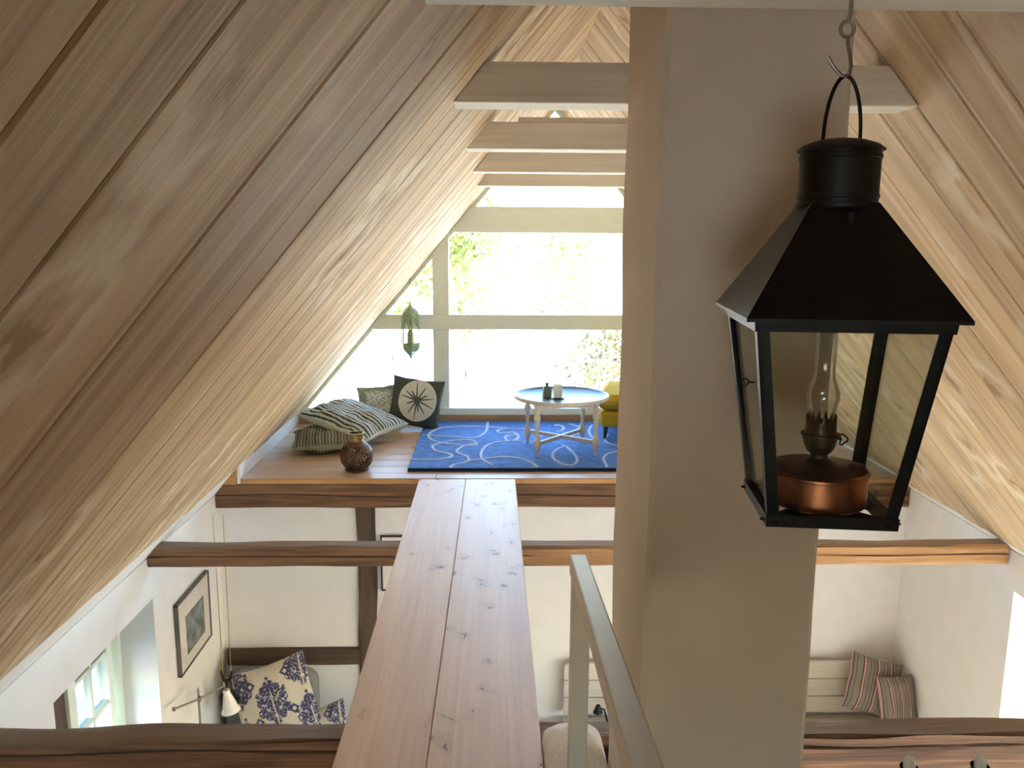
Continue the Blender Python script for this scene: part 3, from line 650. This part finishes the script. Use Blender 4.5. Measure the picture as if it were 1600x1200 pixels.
cd=empty('pillar_candle',(.458,5.66,TZ+.0075),label='short white pillar candle on a dark saucer on the tray table',cat='candle')
MB().lathe([(.028,0),(.029,.002),(.029,.085),(.027,.089),(.02,.086),(.001,.085)],28).build('wax','wax',cd,smooth=True)
MB().tube([(0,0,.084),(.001,0,.096)],.001,6).build('wick','iron',cd)

# mustard armchair
ac=empty('armchair',(1.22,6.28,FZ),R(-12),label='mustard yellow armchair behind the tray table, mostly hidden by the chimney',cat='armchair')
AB=dict(bevel=.03)
for sx,sy in ((-.31,-.27),(.31,-.27),(-.31,.27),(.31,.27)):
    MB().add([(sx-.02,sy-.02,.14),(sx+.02,sy-.02,.14),(sx+.02,sy+.02,.14),(sx-.02,sy+.02,.14),(sx*1.03-.009,sy*1.03-.009,.024 if sy<0 else .024),(sx*1.03+.009,sy*1.03-.009,.024),(sx*1.03+.009,sy*1.03+.009,.024),(sx*1.03-.009,sy*1.03+.009,.024)],[(0,1,2,3),(7,6,5,4),(0,4,5,1),(1,5,6,2),(2,6,7,3),(3,7,4,0)]).build('leg','blackwood',ac)
MB().box(-.36,.36,-.33,.33,.12,.245).build('base','mustard',ac,bevel=.03)
MB().box(-.375,.22,-.34,.34,.25,.365).build('seat_cushion','mustard',ac,bevel=.045,smooth=True)
MB().box(.20,.38,-.34,.34,.2,.78).build('backrest','mustard',ac,bevel=.06,smooth=True)

# ---- pillows
def pillow(name,w,h,t,colf,n=48,mat='fabric',seed=0,corner=.07,loc=(0,0,0),rot=None,parent=None,wr=.004,sm=.42):
    m=MB(); cols=[]
    for side in (1,-1):
        for j in range(n+1):
            for i in range(n+1):
                u,v=2*i/n-1,2*j/n-1
                # denser towards the rim
                x=w/2*u*(1-corner*(1-v*v)*u*u); y=h/2*v*(1-corner*(1-u*u)*v*v)
                z=side*t/2*((1-u**2)*(1-v**2))**sm
                z+=side*noise.noise(Vector((u*2.3+seed,v*2.3,seed)))*wr*3*min(1,(1-u*u)*(1-v*v)*6)
                x+=noise.noise(Vector((v*2.5,seed,u)))*wr; y+=noise.noise(Vector((u*2.5,seed+4,v)))*wr
                m.v.append((x,y,z)); cols.append(colf(u,v,side))
    N1=(n+1)*(n+1)
    for s in (0,1):
        for j in range(n):
            for i in range(n):
                a=s*N1+j*(n+1)+i; q=(a,a+1,a+n+2,a+n+1); m.f.append(q if s==0 else q[::-1])
    me=bpy.data.meshes.new(name); me.from_pydata(m.v,[],m.f); me.update()
    at=me.color_attributes.new('Col','FLOAT_COLOR','POINT')
    buf=[]
    for c in cols: buf+=[c[0],c[1],c[2],1]
    at.data.foreach_set('color',buf)
    import bmesh
    bm=bmesh.new(); bm.from_mesh(me); bmesh.ops.remove_doubles(bm,verts=bm.verts,dist=.0002); bm.to_mesh(me); bm.free()
    me.materials.append(M[mat]); me.shade_smooth()
    o=bpy.data.objects.new(name,me); link(o,parent)
    if rot is not None: o.matrix_world=Matrix.Translation(loc)@rot
    else: o.location=loc
    return o
def RT(yaw,tilt,roll): return Matrix.Rotation(R(yaw),4,'Z')@Matrix.Rotation(R(tilt),4,'X')@Matrix.Rotation(R(roll),4,'Z')
def greyprint(u,v,s):
    g=(.23,.27,.23); wv=(.68,.72,.69)
    if s<0: return g
    r=max(abs(u-.0)*1.5,abs(v)*1.25)
    if r<.95 and noise.noise(Vector((u*14,v*14,2)))+noise.noise(Vector((u*40,v*40,5)))*.6>-.18+max(0,r-.7)*1.5: return wv
    return g
o=pillow('scatter_cushion',.34,.33,.13,greyprint,n=70,seed=2,loc=(-.90,6.57,FZ+.175),rot=RT(8,72,4)); tag(o,'grey-green cushion with mottled white print leaning against the gable window','cushion')
dg=(.050,.066,.055)
def sand(u,v,s): 
    return dg if s>0 else dg
gp=pillow('scatter_cushion',.42,.40,.15,sand,n=40,seed=5,loc=(-.60,6.49,FZ+.215),rot=RT(-4,72,-7)); tag(gp,'dark green cushion with a round white sand dollar patch, right of the grey one','cushion')
# round patch as a sub-surface of the cushion
def patchcol(r,a):
    c=(.62,.66,.62)
    for k in range(13):
        ak=2*math.pi*k/13+.2+.15*math.sin(k*5); L=(.92,.55,.75)[k%3]
        da=math.atan2(math.sin(a-ak),math.cos(a-ak))
        if .03<r<L and abs(da)*r<(.040*(1-r)+.010): return (.06,.09,.08)
    if r<.06: return (.10,.13,.12)
    return c
m=MB(); cols=[]; nr,na=50,400; pw,ph=.150,.165
for j in range(nr+1):
    for i in range(na):
        r=j/nr; a=2*math.pi*i/na; x=.02+pw*r*math.cos(a); y=.01+ph*r*math.sin(a); u=x/.21; v=y/.20
        z=.075*((max(0,1-u*u))*(max(0,1-v*v)))**.42+.016+.002*math.cos(9*a)*r
        if j==nr: z-=.006
        m.v.append((x,y,z)); cols.append(patchcol(r,a))
for j in range(nr):
    for i in range(na): m.f.append((j*na+i,j*na+(i+1)%na,(j+1)*na+(i+1)%na,(j+1)*na+i))
me=bpy.data.meshes.new('round_patch'); me.from_pydata(m.v,[],m.f); at=me.color_attributes.new('Col','FLOAT_COLOR','POINT')
at.data.foreach_set('color',[q for c in cols for q in (*c,1)]); me.materials.append(M['fabric']); me.shade_smooth()
o=bpy.data.objects.new('round_patch',me); link(o,gp)
def stripes(per,duty,a,b,wob=.0,ax=0):
    def f(u,v,s):
        if abs(u)>.96 or abs(v)>.975: return a
        q=(u if ax==0 else v)+noise.noise(Vector((u*1.3,v*1.3,3)))*wob
        return a if (q/per)%1<duty else b
    return f
o=pillow('floor_cushion',.52,.46,.13,stripes(.085,.5,(.33,.34,.26),(.085,.085,.055)),n=110,seed=9,loc=(-1.17,5.87,FZ+.072),rot=RT(10,3,0),wr=.012,sm=.42); tag(o,'lower floor cushion with narrow beige and olive stripes, under the bolder striped one','cushion')
o=pillow('floor_cushion',.56,.62,.16,stripes(.125,.56,(.62,.68,.66),(.028,.050,.045),.10),n=130,seed=11,loc=(-1.03,6.10,FZ+.165),rot=Matrix.Rotation(R(10),4,'Y')@Matrix.Rotation(R(9),4,'X')@RT(62,0,0),wr=.012,sm=.42); tag(o,'large floor cushion with bold white and dark green stripes lying on a smaller one','cushion')

# brown pierced lantern
bl=empty('pierced_lantern',(-.884,5.31,FZ),R(8),label='squat brown pierced metal candle lantern near the platform edge',cat='lantern')
def prf(t):  # t 0..1 from base to neck
    z=.012+t*.185; 
    ks=[(0,.070),(.12,.088),(.25,.103),(.45,.108),(.65,.103),(.82,.085),(.92,.062),(1,.050)]
    for (a,ra),(b,rb) in zip(ks,ks[1:]):
        if a<=t<=b: u=(t-a)/(b-a); return ra+(rb-ra)*u,z
    return ks[-1][1],z
m=MB(); nz,na=44,112
for j in range(nz+1):
    r,z=prf(j/nz)
    for i in range(na): a=2*math.pi*(i+(.5 if j%2 else 0))/na; m.v.append((r*math.cos(a),r*math.sin(a),z))
for j in range(nz):
    for i in range(na):
        # diamond lattice openings in vertical gores
        t=(j+.5)/nz; g=(i/na*8)%1; k1=(i/na*28+t*6)%1; k2=(i/na*28-t*6)%1
        hole=.12<t<.86 and .10<g<.90 and .22<k1<.82 and .22<k2<.82
        if not hole: m.f.append((j*na+i,j*na+(i+1)%na,(j+1)*na+(i+1)%na,(j+1)*na+i))
o=m.build('pierced_body','rattan',bl,smooth=False); s_=o.modifiers.new('t','SOLIDIFY'); s_.thickness=.003
MB().lathe([(.075,0),(.078,.004),(.078,.012),(.072,.014),(.001,.014)],32).build('base','rattan',bl,smooth=True)
o=MB().lathe([(.050,.195),(.048,.20),(.048,.243),(.052,.246),(.052,.250),(.046,.250),(.045,.20)],32,cap=False).build('neck_band','brass',bl,smooth=True)
o['label']='olive brass neck band'

# hanging moroccan lantern at the window
ml=empty('hanging_glass_lantern',(-.647,6.60,-.975),R(15),label='small green patinated pointed lantern hanging in front of the gable window',cat='lantern')
n6=6
MB().lathe([(.001,0),(.006,.004),(.005,.03),(.012,.045),(.03,.065),(.058,.09),(.076,.115),(.076,.150),(.072,.155)],n6).build('lower_bowl','patina',ml)
for k in range(6):
    a=2*math.pi*(k+.5)/6; x,y=.072*math.cos(a),.072*math.sin(a)
    MB().tube([(x,y,.15),(x,y,.345)],.0045,6).build('corner_rod','patina',ml)
    a2=2*math.pi*(k+1)/6; 
    m=MB(); c=Vector((.064*math.cos(a2),.064*math.sin(a2),0)); td=Vector((-math.sin(a2),math.cos(a2),0))*.034; nr_=Vector((math.cos(a2),math.sin(a2),0))*.002
    # arched fret at the top of each side
    P=[(-1,.345),(-1,.30),(-.6,.275),(-.55,.305),(0,.325),(.55,.305),(.6,.275),(1,.30),(1,.345)]
    m.v=[tuple(c+td*p+Vector((0,0,z))) for p,z in P]+[tuple(c+nr_+td*p+Vector((0,0,z))) for p,z in P]; n_=len(P)
    m.f=[tuple(range(n_)),tuple(range(n_,2*n_))[::-1]]+[(i,(i+1)%n_,n_+(i+1)%n_,n_+i) for i in range(n_)]
    m.build('fret','patina',ml)
MB().lathe([(.066,.15),(.066,.345)],6,cap=False).build('glazing','lglass',ml)
MB().lathe([(.076,.335),(.080,.345),(.078,.375),(.070,.40),(.045,.425),(.02,.442),(.009,.455),(.006,.475),(.001,.478)],n6).build('dome','patina',ml)
MB().lathe([(.028,.12),(.028,.2),(.024,.235),(.01,.26),(.001,.262)],16).build('candle_cup','patina',ml,smooth=True)
m=MB()
ztop=zl(-.647)+.975
z=.476; kk=0
while z<ztop-.004:
    m.tube([(.0035*math.cos(a)*(kk%2),.0035*math.cos(a)*(1-kk%2),z+.008+.009*math.sin(a)) for a in [2*math.pi*i/8 for i in range(8)]],.001,4,closed=True); z+=.014; kk+=1
m.build('chain','iron',ml)

# ================================================================ LOWER ROOM
# sofa with rounded grey back in the left corner
sf=empty('sofa',(-1.15,4.75,ZF),label='grey upholstered sofa in the lower left corner',cat='sofa')
MB().box(-.57,.72,-.35,.34,.10,.50).build('seat','grey',sf,bevel=.04)
MB().prism([(-.57,.45),(.02,.45),(.02,.83),(-.02,.875),(-.10,.895),(-.42,.895),(-.50,.87),(-.57,.79)],'y',.22,.34).build('backrest','grey',sf,bevel=.02)
for x,y in ((-.5,-.3),(.65,-.3),(-.5,.28),(.65,.28)): MB().box(x-.025,x+.025,y-.025,y+.025,0,.1).build('leg','blackwood',sf)
NV=(.055,.060,.15)
def damask(u,v,s):
    cr=(.66,.60,.48)
    if s<0: return cr
    for cx,cy,sc_ in ((0,.05,1),(-.86,.62,1),(.86,.72,1),(-.80,-.75,1),(.86,-.60,1),(.0,-1.5,1),(.05,1.55,1)):
        x=(u-cx)/sc_; y=(v-cy)/sc_
        for (px,py,pr) in ((0,.46,.13),(-.15,.36,.11),(.15,.36,.11),(0,.22,.13),(-.26,.12,.12),(.26,.12,.12),(-.12,.02,.10),(.12,.02,.10),(0,-.12,.11),(-.30,-.14,.11),(.30,-.14,.11),(-.16,-.26,.10),(.16,-.26,.10),(0,-.40,.09),(-.33,.30,.05),(.33,.30,.05),(0,.66,.04)):
            d=math.hypot(x-px,y-py)
            if d<pr*1.12+.02*noise.noise(Vector((u*13,v*13,1))) and not (abs(noise.noise(Vector((u*11,v*11,4))))<.06 and d>pr*.3) and not (abs(x)<.018 and y<.3): return NV
    for cx,cy in ((-.46,-.28),(.45,-.20),(-.44,.62),(.46,.72)):
        d=abs(u-cx)+abs(v-cy)
        if .06<d<.13: return NV
    return cr
o=pillow('damask_cushion',.50,.52,.15,damask,n=170,seed=4,loc=(-1.35,4.84,-2.885),rot=RT(5,74,17)); tag(o,'cream cushion with navy damask flowers on the grey sofa','cushion','damask cushions')
o=pillow('damask_cushion',.42,.42,.13,damask,n=90,seed=8,loc=(-1.08,4.80,-3.13),rot=RT(-5,62,20)); tag(o,'second navy and cream cushion, only its corner showing behind the damask one','cushion','damask cushions')

# swing-arm reading lamp
sl_=empty('swing_arm_lamp',(-1.628,4.3,ZF),label='brass swing-arm floor lamp with white bell glass shade beside the sofa',cat='lamp')
MB().lathe([(.09,0),(.09,.012),(.02,.02),(.001,.02)],28).build('foot','brass',sl_,smooth=True)
MB().tube([(0,0,.02),(0,0,1.171)],.0065,8).lathe([(.001,-.012),(.007,-.006),(.004,.012),(.001,.018)],10,c=(0,0,1.171)).build('pole','steel',sl_,smooth=True)
MB().tube([(-0.07, -0.17, 1.159),(0.005, 0.0, 1.117),(0.102, 0.12, 1.124)],.006,8).lathe([(.001,-.018),(.011,-.012),(.011,.012),(.001,.018)],10,c=(0.005, 0.0, 1.117)).lathe([(.001,-.014),(.010,-.008),(.010,.008),(.001,.014)],10,c=(-0.07, -0.17, 1.159)).lathe([(.001,-.01),(.008,-.006),(.004,.02),(.001,.026)],10,c=(0.102, 0.12, 1.124)).build('arm','steel',sl_,smooth=True)
o=MB().lathe([(.015,.0),(.018,-.006),(.016,-.02),(.022,-.04),(.033,-.08),(.040,-.11),(.050,-.13),(.052,-.135)],28,cap=False).build('bell_shade','opal',sl_,smooth=True,loc=(0.112, 0.12, 1.101))
o.rotation_euler=(0,R(-10),0); s_=o.modifiers.new('t','SOLIDIFY'); s_.thickness=.003; o['label']='white bell-shaped glass shade'

# dark counterweight hanging on two cords in the corner
pw_=empty('cord_pulley_lamp',(-1.60,4.70,-2.86),label='dark metal pulley weight hanging on two thin cords in the left corner',cat='lamp fitting')
MB().lathe([(.001,0),(.022,.004),(.034,.03),(.048,.06),(.052,.11),(.040,.135),(.028,.15),(.028,.20),(.018,.215),(.001,.22)],16).build('weight','iron',pw_,smooth=True)
MB().bar((-.01,0,.16),(-.035,0,.27),.012,.008).bar((.005,0,.16),(.03,0,.27),.012,.008).build('fork','iron',pw_)
MB().box(.02,.075,-.015,.015,.06,.10).build('bracket','iron',pw_,bevel=.01)
MB().tube([(-.024,0,.26),(-.03,0,1.265)],.003,6).tube([(.024,0,.26),(.03,0,1.265)],.003,6).build('cord','brass',pw_)

# framed picture on the left wall
pf=empty('framed_print',(LX+.012,4.59,-2.21),label='framed grey print in a wide cream mount on the lower left wall',cat='picture')
yc,zc=4.59,-2.21
def fr(y0,y1,z0,z1,x0,x1,name,mat): return MB().box(x0,x1,y0-yc,y1-yc,z0-zc,z1-zc).build(name,mat,pf)
fy0,fy1,fz0,fz1=4.335,4.845,-2.425,-2.00
fr(fy0,fy1,fz0,fz0+.008,-.01,.014,'frame','darkframe'); fr(fy0,fy1,fz1-.008,fz1,-.01,.014,'frame','darkframe')
fr(fy0,fy0+.008,fz0,fz1,-.01,.014,'frame','darkframe'); fr(fy1-.008,fy1,fz0,fz1,-.01,.014,'frame','darkframe')
fr(fy0+.008,fy1-.008,fz0+.008,fz1-.008,-.01,.006,'mount','mount')
mp_,t_,b_=newmat('grey_landscape_print')
tc=N(t_,'TexCoord'); n_=N(t_,'TexNoise'); n_.inputs['Scale'].default_value=14; n_.inputs['Detail'].default_value=9; t_.links.new(tc.outputs['Object'],n_.inputs[0])
rr_=ramp(t_,[(.35,(.05,.07,.08)),(.6,(.20,.24,.24)),(.72,(.34,.36,.34))]); t_.links.new(n_.outputs[0],rr_.inputs[0]); t_.links.new(rr_.outputs[0],b_.inputs['Base Color'])
M['print']=mp_
fr(4.455,4.745,-2.35,-2.12,-.008,.008,'print','print')
fr(fy0+.012,fy1-.012,fz0+.012,fz1-.012,.011,.0125,'glazing','pglass')

# thin black picture frame on the partition, behind the walkway
tf=empty('thin_frame',(-.52,5.125,-2.06),label='thin black picture frame on the white partition left of the walkway',cat='picture')
for a,b,c,d in ((-.195,.195,.165,.175),(-.195,.195,-.20,-.19),(-.195,-.185,-.19,.165),(.185,.195,-.19,.165)): MB().box(a,b,-.012,.004,c,d).build('frame','blackwood',tf)
MB().box(-.185,.185,-.006,.003,-.19,.165).build('mount','whitecloth',tf)

# panelled bench on the right
bn=empty('panelled_bench',(1.58,4.9,ZF),label='long cream painted wooden bench with panelled back against the partition',cat='bench')
x0,x1=-1.10,1.09
hs=[(.54,.655),(.66,.78),(.785,.905)]
for i,(a,b) in enumerate(hs):
    if i==2: poly=[(x0,a),(x1,a),(x1,b-.03),(x1-.012,b-.010),(x1-.03,b),(x0+.03,b),(x0+.012,b-.010),(x0,b-.03)]
    else: poly=[(x0,a),(x1,a),(x1,b),(x0,b)]
    MB().prism(poly,'y',.16,.185).build('back_plank','bench',bn,bevel=.003)
MB().box(x0,x1,-.32,.20,.465,.50).build('seat','bench',bn,bevel=.006)
MB().box(x0,x1,-.29,-.26,.05,.46).build('front_panel','bench',bn)
for x in (x0,x1-.03):
    MB().box(x,x+.03,-.31,.19,0,.462).build('end_panel','bench',bn)
def striped2(u,v,s):
    q=((u*.9+.05)*2.2)%1.0
    if q<.07: return (.10,.03,.035)
    if q<.20: return (.62,.36,.33)
    if q<.27: return (.05,.035,.06)
    if .50<q<.54 or .80<q<.83: return (.075,.035,.045)
    return (.26,.235,.185)
G2='striped cushions on the cream bench'
o=pillow('striped_cushion',.33,.36,.12,striped2,n=90,seed=21,loc=(2.47,4.92,-2.84),rot=RT(-6,70,-14)); tag(o,'tilted taupe and pink striped cushion, left of the two on the cream bench','cushion',G2)
o=pillow('striped_cushion',.24,.30,.12,striped2,n=90,seed=25,loc=(2.575,4.80,-2.87),rot=RT(6,70,0)); tag(o,'upright taupe and pink striped cushion, right of the two on the cream bench','cushion',G2)
# black bracket lamp on the bench back
bk=empty('bracket_lamp',(.74,4.86,ZF+.50),label='small black metal lamp on the bench seen beside the handrail',cat='lamp')
MB().lathe([(.05,0),(.05,.012),(.01,.016),(.001,.016)],20).build('base','iron',bk,smooth=True)
MB().tube([(0,0,.01),(.0,0,.12),(-.02,-.01,.20),(-.05,-.01,.21)],.006,8).build('arm','iron',bk,smooth=True)
MB().lathe([(.012,.03),(.016,.02),(.032,-.02),(.030,-.02),(.01,.022)],16,cap=False).build('shade','iron',bk,smooth=True,loc=(-.06,-.01,.20))
# hook on chimney side
ch=MB().tube([(0,0,.02),(.02,0,.016),(.028,0,.0),(.024,0,-.016),(.008,0,-.02)],.0028,8).build('wall_hook','iron',None,smooth=True,loc=(0.710,1.90,-.92)); tag(ch,'small dark curved hook on the right side of the chimney','hook')

# white cushion by the newel post
wc=pillow('white_cushion',.178,.30,.22,lambda u,v,s:(.90,.89,.86),n=30,seed=31,loc=(.243,2.17,-1.515),rot=RT(0,0,0),corner=.0,sm=.28,wr=.003); tag(wc,'plump white cushion tucked between walkway, newel post and chimney','cushion')
# black socket box on the near beam
sb=MB().box(-.025,.025,-.012,.012,-.02,.02).build('socket_box','iron',None,loc=(.345,2.372,-1.60),bevel=.004); tag(sb,'small black electrical box fixed to the near beam by the chimney','socket')

# candelabra at the bottom right
cb=empty('candelabra',(1.11,1.72,-1.62),label='black iron two-armed candelabra cut off by the lower right edge',cat='candelabra')
MX=-0.0608
MB().lathe([(.09,0),(.09,.01),(.03,.02),(.012,.035),(.009,.08),(.009,0.345),(.016,0.360),(.001,0.375)],24,c=(MX,0,0)).build('stem','iron',cb,smooth=True)
for ax,zt3 in ((-0.1438,0.4447),(0.0223,0.4463)):
    MB().tube([(MX,0,zt3-.11),(MX+(ax-MX)*.5,0,zt3-.135),(ax,0,zt3-.115),(ax,0,zt3-.085)],.005,8).build('arm','iron',cb,smooth=True)
    MB().lathe([(.006,-.088),(.017,-.078),(.0155,-.045),(.021,-.022),(.020,-.022),(.0148,-.045),(.0155,-.07),(.001,-.074)],20,c=(ax,0,zt3)).build('candle_cup','iron',cb,smooth=True)
    cn=MB().lathe([(.0135,0),(.0135,.069),(.0115,.072),(.001,.072)],8).build('candle','wax',None,loc=(1.11+ax,1.72,-1.62+zt3-.072))
    tag(cn,('left' if ax<MX else 'right')+' white candle of the iron candelabra at the bottom right','candle','white candles in the candelabra')


# ================================================================ OUTSIDE
gz=-4.6
tag(MB().box(-60,60,YG+.5,90,gz-.2,gz).box(-60,-2.3,-40,YG+.5,gz-.2,gz).box(3.3,60,-40,YG+.5,gz-.2,gz).build('ground','pale_lawn'),kind='structure')
def foliage(name,parent,mat,blobs,count,size,seed):
    rng=random.Random(seed); m=MB(); tot=sum(b[3]**2 for b in blobs)
    for bx,by,bz,br in blobs:
        for k in range(int(count*br*br/tot)):
            d=Vector((rng.gauss(0,1),rng.gauss(0,1),rng.gauss(0,1))).normalized(); rr=br*(rng.random()**.45)
            c=Vector((bx,by,bz))+Vector((d.x*rr,d.y*rr,d.z*rr*.9))
            if noise.noise(c*1.6/max(.5,br))<-.12: continue
            a=Vector((rng.gauss(0,1),rng.gauss(0,1),rng.gauss(0,1))).normalized(); b=a.orthogonal().normalized(); e=a.cross(b); s=size*rng.uniform(.6,1.4)
            k0=len(m.v); m.v+=[tuple(c-b*s),tuple(c+e*s*.45),tuple(c+b*s),tuple(c-e*s*.45)]; m.f.append((k0,k0+1,k0+2,k0+3))
    me=bpy.data.meshes.new(name); me.from_pydata(m.v,[],m.f); me.materials.append(M[mat])
    o=bpy.data.objects.new(name,me); link(o,parent); tag(o,kind='stuff'); return o
def branches(parent,h,n,spread,seed,r=.05):
    rng=random.Random(seed); m=MB()
    for i in range(n):
        a=2*math.pi*i/n+rng.uniform(-.3,.3); s=spread*rng.uniform(.5,1); hh=h*rng.uniform(.7,1)
        pts=[(0,0,0)]
        for k in range(1,6): t=k/5; pts.append((math.cos(a)*s*t**1.5+rng.uniform(-.05,.05),math.sin(a)*s*t**1.5+rng.uniform(-.05,.05),hh*t))
        m.tube(pts,[r*(1-.8*k/5) for k in range(6)],5)
    m.build('branches','bark',parent,smooth=True)
def shrub(x,y,h,rad,mat,label,name,cat,cnt,size,seed,low=0):
    e=empty(name,(x,y,gz),label=label,cat=cat,group='shrubs and trees outside the gable window'); rng=random.Random(seed)
    bl=[]
    for i in range(9):
        a=rng.uniform(0,6.28); q=rng.uniform(0,.65)*rad; bl.append((q*math.cos(a),q*math.sin(a),rng.uniform(low+.3*rad,h-.35*rad),rad*rng.uniform(.35,.6)))
    foliage('foliage',e,mat,bl,cnt,size,seed); branches(e,h*.9,7,rad*.7,seed,.04 if h<4 else .1)
shrub(2.05,14.6,3.55,1.35,'leaf','dense olive-yellow bush outside, right behind the tray table','shrub','bush',5200,.055,1)
shrub(3.6,15.6,4.2,1.5,'leaf','taller olive bush outside, further right behind the chimney','shrub','bush',3600,.06,2)
shrub(-.7,22,6.2,2.1,'leaf2','pale green tree outside, left behind the mullion','tree','tree',6000,.10,3,2.0)
shrub(-2.9,24,6.3,2.2,'leaf2','green tree outside, leftmost behind the hanging lantern','tree','tree',8000,.11,4,2.4)
shrub(2.8,30,6.2,2.6,'leaf2','sparse pale tree far outside behind the right pane','tree','tree',3200,.10,5,1.5)
shrub(.5,19,1.0,.7,'leaf2','low green plant outside at the foot of the middle pane','shrub','bush',1200,.05,6)
